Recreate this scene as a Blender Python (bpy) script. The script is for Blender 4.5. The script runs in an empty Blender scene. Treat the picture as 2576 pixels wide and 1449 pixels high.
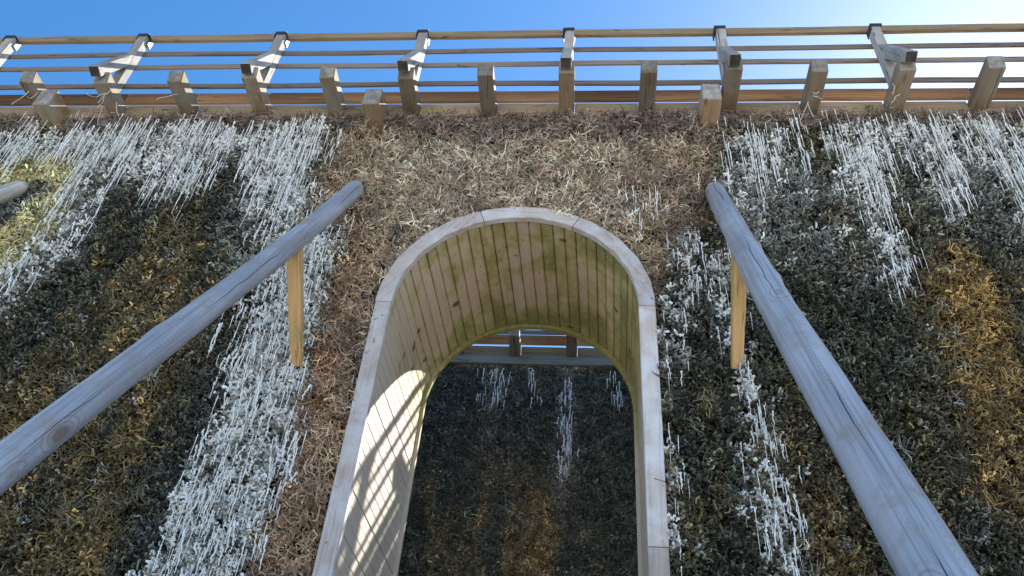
import bpy, bmesh, math, random
import numpy as np
from mathutils import Vector, Matrix, Euler

random.seed(7)
RNG = np.random.default_rng(7)
scene = bpy.context.scene
COL = scene.collection
S = 0.9                      # metres per building unit (outer half width of the passage = 1 unit)
ZS = 1.5 + 3.8702 * S        # height of the arch spring line above the ground
def W(x, y, z): return Vector((x * S, y * S, z * S + ZS))

# ---------------------------------------------------------------- camera
PITCH, YAW, ROLL = math.radians(41.24859), math.radians(-6.89622), math.radians(5.36523)
cp, sp, cy, sy = math.cos(PITCH), math.sin(PITCH), math.cos(YAW), math.sin(YAW)
fwd = Vector((sy * cp, cy * cp, sp)); rt0 = Vector((cy, -sy, 0)); up0 = rt0.cross(fwd)
rt = math.cos(ROLL) * rt0 + math.sin(ROLL) * up0
up = -math.sin(ROLL) * rt0 + math.cos(ROLL) * up0
cam_data = bpy.data.cameras.new('camera')
cam = bpy.data.objects.new('camera', cam_data); COL.objects.link(cam)
M = Matrix((rt, up, -fwd)).transposed().to_4x4()
M.translation = W(0.52916, -4.54987, -3.8702)
cam.matrix_world = M
cam_data.sensor_width = 36.0
cam_data.lens = 2119.04 / 2576 * 36.0
cam_data.clip_start = 0.05; cam_data.clip_end = 2000
scene.camera = cam

# ---------------------------------------------------------------- sky and sun
SUN = Vector((0.778, 1.0, 1.34)).normalized()
SUN_EL = math.asin(SUN.z); SUN_AZ = math.atan2(SUN.x, SUN.y)
world = bpy.data.worlds.new('World'); scene.world = world
world.use_nodes = True
wn = world.node_tree.nodes; wl = world.node_tree.links
for n in list(wn): wn.remove(n)
sky = wn.new('ShaderNodeTexSky'); sky.sky_type = 'NISHITA'; sky.sun_disc = False
sky.sun_elevation = SUN_EL; sky.sun_rotation = SUN_AZ
sky.altitude = 300; sky.air_density = 1.0; sky.dust_density = 0.4; sky.ozone_density = 5.0
bg = wn.new('ShaderNodeBackground'); bg.inputs['Strength'].default_value = 0.066
wo = wn.new('ShaderNodeOutputWorld')
hs = wn.new('ShaderNodeHueSaturation'); hs.inputs['Saturation'].default_value = 1.2; hs.inputs['Hue'].default_value = 0.495
wl.new(sky.outputs[0], hs.inputs['Color']); wl.new(hs.outputs[0], bg.inputs['Color']); wl.new(bg.outputs[0], wo.inputs['Surface'])
sun_d = bpy.data.lights.new('sun', 'SUN'); sun_d.energy = 3.8; sun_d.angle = math.radians(0.5)
sun_d.color = (1.0, 0.95, 0.86)
sun = bpy.data.objects.new('sun', sun_d); COL.objects.link(sun)
sun.rotation_euler = SUN.to_track_quat('Z', 'Y').to_euler()
sun.location = SUN * 60
scene.view_settings.view_transform = 'Standard'
scene.view_settings.look = 'None'
scene.view_settings.gamma = 1.0
scene.view_settings.use_curve_mapping = False
scene.view_settings.exposure = 2.0

# ---------------------------------------------------------------- helpers
def tag(o, label=None, cat=None, group=None, kind=None):
    if label: o['label'] = label
    if cat: o['category'] = cat
    if group: o['group'] = group
    if kind: o['kind'] = kind
    return o
def empty(name, loc, label=None, cat=None, group=None):
    o = bpy.data.objects.new(name, None); COL.objects.link(o); o.location = loc
    o.empty_display_size = 0.2
    return tag(o, label, cat, group)
def new_mesh(name, verts, faces, mat=None, smooth=False):
    me = bpy.data.meshes.new(name); me.from_pydata([tuple(v) for v in verts], [], faces); me.update()
    if mat: me.materials.append(mat)
    if smooth: me.polygons.foreach_set('use_smooth', [True] * len(me.polygons))
    return me
def link(name, me, mw=None, parent=None):
    o = bpy.data.objects.new(name, me); COL.objects.link(o)
    mw = mw or Matrix.Identity(4)
    if parent is not None:
        o.parent = parent
        pm = parent.matrix_basis.copy()
        if parent.parent: pm = parent.parent.matrix_basis @ pm
        o.matrix_basis = pm.inverted() @ mw
    else: o.matrix_basis = mw
    return o
def box_mesh(name, lx, ly, lz, mat, bev=0.004, warp=0.0, cuts=1, slant=0.0):
    """a sawn timber, long axis = local X, with softened edges"""
    bm = bmesh.new(); bmesh.ops.create_cube(bm, size=1.0)
    for v in bm.verts: v.co = Vector((v.co.x * lx, v.co.y * ly, v.co.z * lz))
    if slant:
        for v in bm.verts:
            if v.co.x < 0 and v.co.z > 0: v.co.x -= slant
    if cuts > 1:
        es = [e for e in bm.edges if abs((e.verts[0].co - e.verts[1].co).x) > lx * .8]
        bmesh.ops.subdivide_edges(bm, edges=es, cuts=cuts - 1, use_grid_fill=True)
    if warp:
        ph = random.random() * 9
        for v in bm.verts:
            t = v.co.x
            v.co.z += warp * math.sin(t * 2.1 + ph) + random.uniform(-.3, .3) * warp
            v.co.y += warp * math.sin(t * 1.7 + ph * 2) + random.uniform(-.3, .3) * warp
    if bev:
        bmesh.ops.bevel(bm, geom=[e for e in bm.edges if len(e.link_faces) == 2 and e.calc_face_angle(0) > .8],
                        offset=bev, segments=1, affect='EDGES')
    me = bpy.data.meshes.new(name); bm.to_mesh(me); bm.free(); me.materials.append(mat); return me
def frame(x_axis, z_hint, loc):
    x = Vector(x_axis).normalized(); z = Vector(z_hint); z = (z - x * z.dot(x)).normalized(); y = z.cross(x)
    m = Matrix((x, y, z)).transposed().to_4x4(); m.translation = loc; return m
def timber(name, p0, p1, w, h, mat, parent=None, up=(0, 0, 1), bev=.004, warp=0, cuts=1, slant=0):
    p0, p1 = Vector(p0), Vector(p1)
    me = box_mesh(name, (p1 - p0).length, w, h, mat, bev, warp, cuts, slant)
    return link(name, me, frame(p1 - p0, up, (p0 + p1) / 2), parent)
def tube(path, radii, sides):
    path = np.asarray(path, float); n = len(path); V = []; Fc = []
    t = np.gradient(path, axis=0); t /= np.linalg.norm(t, axis=1)[:, None] + 1e-9
    a = np.array([.31, .17, .93]) if abs(t[0, 2]) < .9 else np.array([1., .2, .1])
    for i in range(n):
        u = np.cross(t[i], a); u /= np.linalg.norm(u); v = np.cross(t[i], u)
        for s in range(sides):
            th = 2 * math.pi * s / sides
            V.append(path[i] + radii[i] * (math.cos(th) * u + math.sin(th) * v))
    for i in range(n - 1):
        for s in range(sides):
            b = (s + 1) % sides
            Fc.append((i * sides + s, i * sides + b, (i + 1) * sides + b, (i + 1) * sides + s))
    Fc.append(tuple(range((n - 1) * sides, n * sides)))
    Fc.append(tuple(reversed(range(sides))))
    return V, Fc
class MB:
    def __init__(s): s.v = []; s.f = []
    def add(s, V, F):
        o = len(s.v); s.v += list(V); s.f += [tuple(i + o for i in f) for f in F]
    def mesh(s, name, mat, smooth=False): return new_mesh(name, s.v, s.f, mat, smooth)
def vnoise(x, y, seed=0):
    xi = np.floor(x).astype(np.int64); yi = np.floor(y).astype(np.int64); fx = x - xi; fy = y - yi
    def h(a, b):
        n = (a * 374761393 + b * 668265263 + seed * 974711) & 0xffffffff
        n = ((n ^ (n >> 13)) * 1274126177) & 0xffffffff
        return ((n ^ (n >> 16)) & 0xffff) / 65535.0
    u = fx * fx * (3 - 2 * fx); v = fy * fy * (3 - 2 * fy)
    return (h(xi, yi) * (1 - u) + h(xi + 1, yi) * u) * (1 - v) + (h(xi, yi + 1) * (1 - u) + h(xi + 1, yi + 1) * u) * v
def fbm(x, y, seed=0, o=3):
    r = 0; a = .5; t = 0
    for i in range(o):
        r = r + a * vnoise(x * 2 ** i, y * 2 ** i, seed + i * 17); t += a; a *= .5
    return r / t

# ---------------------------------------------------------------- materials
def nodes(name):
    m = bpy.data.materials.new(name); m.use_nodes = True; nt = m.node_tree
    for n in list(nt.nodes): nt.nodes.remove(n)
    out = nt.nodes.new('ShaderNodeOutputMaterial'); b = nt.nodes.new('ShaderNodeBsdfPrincipled')
    nt.links.new(b.outputs[0], out.inputs[0])
    b.inputs['Roughness'].default_value = .85
    b.inputs['Specular IOR Level'].default_value = .25
    return m, nt, b
class NT:
    def __init__(s, nt): s.nt = nt
    def n(s, t, **kw):
        n = s.nt.nodes.new(t)
        for k, v in kw.items(): setattr(n, k, v)
        return n
    def l(s, a, b): s.nt.links.new(a, b)
    def inp(s, sock, v):
        if hasattr(v, 'is_linked') or hasattr(v, 'links'): s.l(v, sock)
        else: sock.default_value = v
    def math(s, op, a, b=None, c=None, clamp=False):
        n = s.n('ShaderNodeMath', operation=op, use_clamp=clamp); s.inp(n.inputs[0], a)
        if b is not None: s.inp(n.inputs[1], b)
        if c is not None: s.inp(n.inputs[2], c)
        return n.outputs[0]
    def mix(s, f, a, b, mode='MIX'):
        n = s.n('ShaderNodeMix', data_type='RGBA', blend_type=mode)
        s.inp(n.inputs[0], f); s.inp(n.inputs[6], a if not isinstance(a, tuple) else (*a, 1)[:4]); s.inp(n.inputs[7], b if not isinstance(b, tuple) else (*b, 1)[:4])
        return n.outputs[2]
    def mapping(s, vec, scale=(1, 1, 1), loc=(0, 0, 0)):
        n = s.n('ShaderNodeMapping'); s.l(vec, n.inputs[0]); s.inp(n.inputs['Scale'], scale); s.inp(n.inputs['Location'], loc); return n.outputs[0]
    def noise(s, vec, scale=1, detail=3, rough=.5, dist=0):
        n = s.n('ShaderNodeTexNoise'); s.l(vec, n.inputs['Vector']); n.inputs['Scale'].default_value = scale
        n.inputs['Detail'].default_value = detail; n.inputs['Roughness'].default_value = rough; n.inputs['Distortion'].default_value = dist
        return n.outputs[0]
    def voro(s, vec, scale=1, rand=1.0):
        n = s.n('ShaderNodeTexVoronoi'); s.l(vec, n.inputs['Vector']); n.inputs['Scale'].default_value = scale
        n.inputs['Randomness'].default_value = rand; return n.outputs
    def step(s, v, lo, hi):
        n = s.n('ShaderNodeMapRange', interpolation_type='SMOOTHSTEP'); s.l(v, n.inputs[0])
        n.inputs[1].default_value = lo; n.inputs[2].default_value = hi; return n.outputs[0]

def wood(name, c1, c2, end=(.30, .29, .27), grain=1.0, algae=None, algae_amt=.4, knots=.5, rough=.85, grey=None, hue=.12, bump=.35, checks=.7):
    m, nt, b = nodes(name); N = NT(nt)
    tc = N.n('ShaderNodeTexCoord'); oi = N.n('ShaderNodeObjectInfo')
    off = N.n('ShaderNodeVectorMath', operation='ADD'); N.l(tc.outputs['Object'], off.inputs[0])
    cv = N.n('ShaderNodeCombineXYZ'); r = oi.outputs['Random']
    for i, k in enumerate((37., 91., 53.)): N.l(N.math('MULTIPLY', r, k), cv.inputs[i])
    N.l(cv.outputs[0], off.inputs[1]); P = off.outputs[0]
    g = N.noise(N.mapping(P, (1.6 * grain, 55, 55)), 1, 4, .6, .4)
    g2 = N.noise(N.mapping(P, (.9, 7, 7)), 1, 3, .55, .6)
    col = N.mix(N.step(g2, .3, .72), c1, c2)
    col = N.mix(N.math('MULTIPLY', N.step(g, .40, .72), .55), col, tuple(x * .45 for x in c1))
    if grey:
        w = N.noise(P, 4.5, 4, .65, .3)
        col = N.mix(N.step(w, .38, .66), col, grey)
    vk = N.voro(N.mapping(P, (2.6, 9, 9)), 1)
    kn = N.step(vk[0], .16, .05)
    col = N.mix(N.math('MULTIPLY', kn, knots), col, (.035, .022, .014))
    if algae:
        a = N.noise(P, 3.2, 4, .6, .5)
        col = N.mix(N.math('MULTIPLY', N.step(a, .62 - algae_amt * .3, .82 - algae_amt * .2), .8), col, algae)
    # dark drying checks along the grain
    ck = N.noise(N.mapping(P, (.55, 16, 16)), 1, 2, .4, .2)
    ckm = N.math('SUBTRACT', 1, N.step(N.math('ABSOLUTE', N.math('SUBTRACT', ck, .5)), .002, .010))
    col = N.mix(N.math('MULTIPLY', ckm, checks), col, (.03, .022, .016))
    # sawn ends
    sx = N.n('ShaderNodeSeparateXYZ'); N.l(tc.outputs['Normal'], sx.inputs[0])
    em = N.step(N.math('ABSOLUTE', sx.outputs[0]), .75, .9)
    en = N.noise(P, 14, 4, .6)
    vring = N.voro(N.mapping(P, (1, 5, 5)), 1)
    rings = N.math('SINE', N.math('MULTIPLY', vring[0], 70))
    ec = N.mix(N.step(en, .35, .68), tuple(x * .55 for x in end), end)
    ec = N.mix(N.math('MULTIPLY', N.step(rings, .2, 1), .35), ec, tuple(x * .4 for x in end))
    col = N.mix(em, col, ec)
    br = N.math('MULTIPLY_ADD', r, 2 * hue * 2, 1 - hue * 2)
    col = N.mix(1.0, col, N.n('ShaderNodeCombineColor').outputs[0], 'MULTIPLY')
    cc = nt.nodes[-1] if False else [n for n in nt.nodes if n.bl_idname == 'ShaderNodeCombineColor'][0]
    N.l(br, cc.inputs[0]); N.l(br, cc.inputs[1]); N.l(N.math('MULTIPLY', br, 1.0), cc.inputs[2])
    N.l(col, b.inputs['Base Color']); b.inputs['Roughness'].default_value = rough
    bp = N.n('ShaderNodeBump'); bp.inputs['Strength'].default_value = bump; bp.inputs['Distance'].default_value = .004
    hsum = N.math('SUBTRACT', N.math('MULTIPLY', g, .7), N.math('ADD', N.math('MULTIPLY', ckm, .9), N.math('MULTIPLY', kn, .3)))
    N.l(hsum, bp.inputs['Height']); N.l(bp.outputs[0], b.inputs['Normal'])
    return m

M_BEAM = wood('beam_wood', (.29, .205, .125), (.20, .145, .09), end=(.33, .31, .27), grey=(.25, .225, .18), algae=(.17, .155, .05), algae_amt=.15, hue=.15)
M_STUB = wood('crossbeam_wood', (.38, .26, .15), (.30, .20, .11), end=(.40, .38, .35), grey=(.31, .28, .23), algae=(.18, .16, .06), algae_amt=.1)
M_RAIL = wood('rail_wood', (.36, .26, .16), (.30, .21, .12), algae=(.20, .18, .06), algae_amt=.35, knots=.75, hue=.1)
M_SLAT = wood('slat_wood', (.25, .19, .15), (.20, .155, .125), algae=(.17, .16, .06), algae_amt=.3, hue=.1)
M_POST = wood('post_wood', (.36, .34, .31), (.28, .265, .24), grey=(.38, .36, .33), end=(.07, .06, .055), algae=(.15, .15, .07), algae_amt=.1)
M_TOE = wood('toe_board_wood', (.30, .17, .085), (.20, .115, .06), algae=(.24, .19, .10), algae_amt=.35, hue=.25)
M_PLATE = wood('plate_wood', (.25, .25, .235), (.20, .205, .19), algae=(.16, .18, .10), algae_amt=.4)
M_STRUT = wood('fresh_pine', (.70, .46, .22), (.62, .38, .16), end=(.33, .28, .17), knots=.35, hue=.05, bump=.2, algae=(.33, .27, .11), algae_amt=.35, checks=.5)
M_FRAME = wood('bleached_larch', (.60, .52, .47), (.56, .44, .385), end=(.40, .36, .33), grey=(.64, .62, .61), knots=.0, hue=.07, bump=.3, checks=.2)
M_CAP, _nt, _b = nodes('dark_zinc'); _b.inputs['Base Color'].default_value = (.05, .052, .06, 1); _b.inputs['Roughness'].default_value = .55; _b.inputs['Metallic'].default_value = .3

def lining_mat():
    m, nt, b = nodes('algae_stained_lining'); N = NT(nt)
    tc = N.n('ShaderNodeTexCoord'); oi = N.n('ShaderNodeObjectInfo'); geo = N.n('ShaderNodeNewGeometry')
    r = oi.outputs['Random']; O = tc.outputs['Object']; Pw = geo.outputs['Position']
    cv = N.n('ShaderNodeCombineXYZ')
    for i, k in enumerate((37., 91., 53.)): N.l(N.math('MULTIPLY', r, k), cv.inputs[i])
    ad = N.n('ShaderNodeVectorMath', operation='ADD'); N.l(O, ad.inputs[0]); N.l(cv.outputs[0], ad.inputs[1]); P = ad.outputs[0]
    g = N.noise(N.mapping(P, (1.6, 60, 60)), 1, 4, .6, .4)
    g2 = N.noise(N.mapping(P, (2.0, 14, 14)), 1, 3, .6, .8)
    col = N.mix(N.step(g2, .3, .7), (.60, .49, .355), (.57, .43, .325))
    col = N.mix(N.math('MULTIPLY', r, .45), col, (.54, .36, .25))
    col = N.mix(N.math('MULTIPLY', N.step(g, .44, .75), .4), col, (.34, .25, .16))
    # height: jambs bleach grey, the vault carries algae
    sp_ = N.n('ShaderNodeSeparateXYZ'); N.l(Pw, sp_.inputs[0])
    zz = N.math('SUBTRACT', sp_.outputs[2], ZS)
    vault = N.step(zz, -.55, .25)
    col = N.mix(N.math('MULTIPLY', N.math('SUBTRACT', 1, vault), .6), col, (.50, .47, .42))
    n1 = N.noise(Pw, 2.3, 5, .62, .6); n2 = N.noise(Pw, 7, 4, .6, .8)
    # algae likes both rims of the vault and the seams; more on the right hand side
    yy = N.math('DIVIDE', sp_.outputs[1], 1.335 * S)
    edge = N.math('ABSOLUTE', N.math('MULTIPLY_ADD', yy, 2, -1))
    xx = N.math('MULTIPLY', sp_.outputs[0], .15)
    seam = N.math('ABSOLUTE', N.math('MULTIPLY', N.n('ShaderNodeSeparateXYZ').outputs[1], 1.0))
    so = [n for n in nt.nodes if n.bl_idname == 'ShaderNodeSeparateXYZ'][-1]; N.l(O, so.inputs[0])
    sm = N.math('MULTIPLY', N.step(N.math('ABSOLUTE', so.outputs[1]), .022, .04), .12)
    n3 = N.noise(N.mapping(P, (2.2, 5, 5)), 1, 3, .6, 1.0)
    a = N.math('ADD', N.math('ADD', N.math('MULTIPLY', n1, 1.2), N.math('ADD', N.math('MULTIPLY', n2, .5), N.math('MULTIPLY', n3, .65))), N.math('ADD', N.math('ADD', N.math('MULTIPLY', N.math('POWER', edge, 4), .14), N.math('MULTIPLY', N.step(yy, .6, 1.0), .16)), N.math('ADD', xx, N.math('ADD', sm, N.math('MULTIPLY_ADD', r, .16, -.08)))))
    am = N.math('MULTIPLY', N.step(a, 1.05, 1.25), N.math('MULTIPLY_ADD', vault, .85, .05))
    col = N.mix(am, col, (.40, .345, .14))
    am2 = N.math('MULTIPLY', N.step(a, 1.2, 1.5), N.math('MULTIPLY_ADD', vault, .8, .02))
    col = N.mix(am2, col, (.20, .19, .06))
    # salt tide marks on the algae
    tide = N.math('SUBTRACT', 1, N.step(N.math('ABSOLUTE', N.math('SUBTRACT', n2, .52)), .006, .02))
    col = N.mix(N.math('MULTIPLY', N.math('MULTIPLY', tide, am), .45), col, (.50, .44, .27))
    # knots and tear shaped tar stains
    vk = N.voro(N.mapping(P, (7, 15, 15)), 1); kn = N.step(vk[0], .12, .05)
    col = N.mix(N.math('MULTIPLY', kn, .6), col, (.16, .085, .04))
    dn = N.n('ShaderNodeTexNoise'); N.l(Pw, dn.inputs['Vector']); dn.inputs['Scale'].default_value = 5; dn.inputs['Detail'].default_value = 3
    dm = N.n('ShaderNodeVectorMath', operation='MULTIPLY_ADD'); N.l(dn.outputs['Color'], dm.inputs[0]); dm.inputs[1].default_value = (.16, .10, .16); N.l(Pw, dm.inputs[2])
    vt = N.voro(N.mapping(dm.outputs[0], (3.4, 5.0, 3.4)), 1); td = N.step(vt[0], .17, .08)
    col = N.mix(N.math('MULTIPLY', N.math('MULTIPLY', td, vault), .8), col, (.03, .028, .018))
    N.l(col, b.inputs['Base Color']); b.inputs['Roughness'].default_value = .72
    bp = N.n('ShaderNodeBump'); bp.inputs['Strength'].default_value = .35; bp.inputs['Distance'].default_value = .004
    N.l(N.math('SUBTRACT', g, N.math('MULTIPLY', kn, .4)), bp.inputs['Height']); N.l(bp.outputs[0], b.inputs['Normal'])
    return m
M_LIN = lining_mat()

def log_mat(name='weathered_round_log', tint=(1, 1, 1)):
    m, nt, b = nodes(name); N = NT(nt)
    uvn = N.n('ShaderNodeUVMap', uv_map='UVMap'); tc = N.n('ShaderNodeTexCoord'); oi = N.n('ShaderNodeObjectInfo'); r = oi.outputs['Random']
    s = N.n('ShaderNodeSeparateXYZ'); N.l(uvn.outputs[0], s.inputs[0]); u, v = s.outputs[0], s.outputs[1]
    O = tc.outputs['Object']
    ad = N.n('ShaderNodeVectorMath', operation='ADD'); N.l(O, ad.inputs[0])
    cv = N.n('ShaderNodeCombineXYZ'); N.l(N.math('MULTIPLY', r, 40), cv.inputs[0]); N.l(N.math('MULTIPLY', r, 17), cv.inputs[1]); N.l(cv.outputs[0], ad.inputs[1]); P = ad.outputs[0]
    g = N.noise(N.mapping(P, (1.2, 50, 50)), 1, 4, .6, .5); w = N.noise(N.mapping(P, (1.3, 4, 4)), 1, 4, .6, .6)
    col = N.mix(N.step(w, .32, .68), (.315, .325, .365), (.45, .46, .50))
    col = N.mix(N.math('MULTIPLY', N.step(g, .42, .70), .7), col, (.20, .195, .20))
    w2 = N.noise(P, 5.5, 4, .65); col = N.mix(N.math('MULTIPLY', N.step(w2, .5, .7), .6), col, (.30, .25, .19))
    # knots
    vk = N.voro(N.mapping(P, (2.1, 5, 5)), 1); kn = N.step(vk[0], .17, .05)
    ring = N.step(N.math('SINE', N.math('MULTIPLY', vk[0], 95)), .1, .9); near = N.step(vk[0], .34, .2)
    col = N.mix(N.math('MULTIPLY', N.math('MULTIPLY', ring, near), .4), col, (.22, .14, .09))
    col = N.mix(N.math('MULTIPLY', kn, .75), col, (.17, .09, .05))
    # long checks
    cm = None
    for (u0, k, sc) in ((.10, .05, .9), (.34, .05, .7), (.52, .04, 1.1), (.66, .06, .8), (.83, .05, .9)):
        wob = N.n('ShaderNodeTexNoise', noise_dimensions='1D'); N.l(N.math('ADD', N.math('MULTIPLY', v, sc), u0 * 50), wob.inputs['W']); wob.inputs['Scale'].default_value = 1.3; wob.inputs['Detail'].default_value = 4
        wid = N.n('ShaderNodeTexNoise', noise_dimensions='1D'); N.l(N.math('ADD', v, u0 * 91 + 3), wid.inputs['W']); wid.inputs['Scale'].default_value = 1.1; wid.inputs['Detail'].default_value = 1
        d = N.math('ABSOLUTE', N.math('SUBTRACT', N.math('SUBTRACT', u, u0), N.math('MULTIPLY', N.math('SUBTRACT', wob.outputs[0], .5), k * 2.2)))
        ww = N.math('MULTIPLY', N.step(wid.outputs[0], .36, .7), .0052)
        c = N.math('LESS_THAN', d, ww); cm = c if cm is None else N.math('MAXIMUM', cm, c)
    col = N.mix(N.math('MULTIPLY', cm, .92), col, (.03, .026, .024))
    # rows of incising marks
    fv = N.math('FRACT', N.math('MULTIPLY', v, 34)); rowi = N.math('FLOOR', N.math('MULTIPLY', u, 38)); fu = N.math('FRACT', N.math('MULTIPLY', u, 38))
    band = N.n('ShaderNodeTexNoise', noise_dimensions='2D'); cvb = N.n('ShaderNodeCombineXYZ'); N.l(N.math('MULTIPLY', rowi, .37), cvb.inputs[0]); N.l(N.math('MULTIPLY', v, .6), cvb.inputs[1]); N.l(cvb.outputs[0], band.inputs['Vector']); band.inputs['Scale'].default_value = 1.0
    dot = N.math('MULTIPLY', N.math('MULTIPLY', N.math('LESS_THAN', fv, .38), N.math('LESS_THAN', fu, .17)), N.step(band.outputs[0], .52, .6))
    col = N.mix(N.math('MULTIPLY', dot, .6), col, (.10, .085, .075))
    # salt specks
    vs = N.voro(P, 60); sp1 = N.math('MULTIPLY', N.step(vs[0], .12, .06), N.step(w2, .5, .6)); col = N.mix(N.math('MULTIPLY', sp1, .7), col, (.75, .74, .72))
    # paler, warmer tone towards the wall end
    col = N.mix(N.math('MULTIPLY', N.step(v, .16, .02), .6), col, (.55, .47, .38))
    col = N.mix(1.0, col, tint, 'MULTIPLY')
    N.l(col, b.inputs['Base Color']); b.inputs['Roughness'].default_value = .62; b.inputs['Specular IOR Level'].default_value = .35
    bp = N.n('ShaderNodeBump'); bp.inputs['Strength'].default_value = .4; bp.inputs['Distance'].default_value = .006
    N.l(N.math('SUBTRACT', N.math('MULTIPLY', g, .6), N.math('ADD', cm, N.math('MULTIPLY', dot, .5))), bp.inputs['Height']); N.l(bp.outputs[0], b.inputs['Normal'])
    return m
M_LOG = log_mat(); M_LOG_PALE = log_mat('pale_round_log', (1.5, 1.38, 1.12))  # paler copy: sunlight on the far left log put into its colour

def twig_mat(name, spread=.5, rough=.9, skew=False):
    m, nt, b = nodes(name); N = NT(nt)
    at = N.n('ShaderNodeAttribute', attribute_type='INSTANCER', attribute_name='col'); geo = N.n('ShaderNodeNewGeometry')
    r = geo.outputs['Random Per Island']
    k = N.math('MULTIPLY_ADD', r, 2 * spread, 1 - spread)
    if skew: k = N.math('MULTIPLY_ADD', N.math('POWER', r, 2.2), 1.75, .38)
    nz = N.noise(geo.outputs['Position'], 90, 2, .6)
    k = N.math('MULTIPLY', k, N.math('MULTIPLY_ADD', nz, 1.0, .5))
    cc = N.n('ShaderNodeCombineColor'); N.l(k, cc.inputs[0]); N.l(k, cc.inputs[1]); N.l(k, cc.inputs[2])
    col = N.mix(1.0, at.outputs['Color'], cc.outputs[0], 'MULTIPLY')
    N.l(col, b.inputs['Base Color']); b.inputs['Roughness'].default_value = rough; b.inputs['Specular IOR Level'].default_value = .2
    return m
M_TWIG = twig_mat('thorn_twigs', .45)
M_CRUST = twig_mat('mineral_crusted_twigs', 0, .9, True)
M_SALT = twig_mat('salt_crust', .22, .55)
def salt_mat():
    m, nt, b = nodes('salt_icicle'); N = NT(nt); geo = N.n('ShaderNodeNewGeometry'); oi = N.n('ShaderNodeObjectInfo')
    nz = N.noise(geo.outputs['Position'], 40, 3, .6)
    col = N.mix(nz, (.80, .80, .77), (.93, .92, .88)); col = N.mix(N.math('MULTIPLY', oi.outputs['Random'], .35), col, (.78, .73, .60))
    N.l(col, b.inputs['Base Color']); b.inputs['Roughness'].default_value = .45
    return m
M_ICE = salt_mat()
def core_mat():
    m, nt, b = nodes('packed_thorn_core'); N = NT(nt); geo = N.n('ShaderNodeNewGeometry')
    nz = N.noise(geo.outputs['Position'], 18, 5, .7); v = N.voro(geo.outputs['Position'], 30)
    col = N.mix(N.step(nz, .35, .7), (.012, .011, .010), (.05, .042, .032)); N.l(col, b.inputs['Base Color']); b.inputs['Roughness'].default_value = 1
    bp = N.n('ShaderNodeBump'); bp.inputs['Distance'].default_value = .03; N.l(v[0], bp.inputs['Height']); N.l(bp.outputs[0], b.inputs['Normal'])
    return m
M_CORE = core_mat()
def ground_mat(name, c1, c2):
    m, nt, b = nodes(name); N = NT(nt); geo = N.n('ShaderNodeNewGeometry')
    nz = N.noise(geo.outputs['Position'], 3, 6, .7); v = N.voro(geo.outputs['Position'], 70)
    col = N.mix(N.step(nz, .3, .7), c1, c2); col = N.mix(N.math('MULTIPLY', v[0], .5), col, tuple(x * .5 for x in c1)); N.l(col, b.inputs['Base Color']); b.inputs['Roughness'].default_value = .95
    bp = N.n('ShaderNodeBump'); bp.inputs['Distance'].default_value = .01; N.l(v[0], bp.inputs['Height']); N.l(bp.outputs[0], b.inputs['Normal'])
    return m
M_GROUND = ground_mat('pale_gravel', (.58, .54, .48), (.66, .62, .56))

# ---------------------------------------------------------------- ground
gv = [(-400, -400, 0), (400, -400, 0), (400, 400, 0), (-400, 400, 0)]
tag(link('gravel_ground', new_mesh('gravel_ground', gv, [(0, 1, 2, 3)], M_GROUND)), kind='structure')

RI, TL, RB, DL = 0.8843, 1.335, 0.871, 0.0435
ZG = -ZS / S                  # ground in units
Y2 = 3.84                     # offset of the second wall behind the first
DZ2 = 0.22                   # the second wall stands a little higher

# ---------------------------------------------------------------- wall cores
def wall_core(parent, y0, y1, hole, xl=8.2, ztop=2.24):
    r = .955
    mb = MB()
    def prism(poly):
        n = len(poly)
        V = [W(x, y0, z) - parent.location for x, z in poly] + [W(x, y1, z) - parent.location for x, z in poly]
        F = [tuple(range(n)), tuple(reversed(range(n, 2 * n)))] + [(i, i + n, (i + 1) % n + n, (i + 1) % n) for i in range(n)]
        mb.add(V, F)
    if hole:
        prism([(-xl, ZG), (-r, ZG), (-r, ztop), (-xl, ztop)]); prism([(r, ZG), (xl, ZG), (xl, ztop), (r, ztop)])
        arc = [(r * math.cos(a), r * math.sin(a)) for a in np.linspace(math.pi, 0, 33)]
        for (a, b_) in zip(arc[:-1], arc[1:]): prism([a, b_, (b_[0], ztop), (a[0], ztop)])
    else: prism([(-xl, ZG), (xl, ZG), (xl, ztop), (-xl, ztop)])
    me = mb.mesh('packed_core', M_CORE)
    o = bpy.data.objects.new('packed_core', me); COL.objects.link(o); o.parent = parent
    return o
wall = empty('brushwood_wall', W(0, .7, ZG), 'tall brushwood wall with white salt icicles and an arched wooden passage through it', 'wall')
wall2 = empty('brushwood_wall', W(0, Y2 + .7, ZG), 'dark shaded brushwood wall seen through the arched passage, few thin salt drips', 'wall')
wall_core(wall, .13, TL - .03, True)
wall_core(wall2, Y2 + .12, Y2 + 1.3, False, ztop=2.17 + DZ2)

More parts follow.
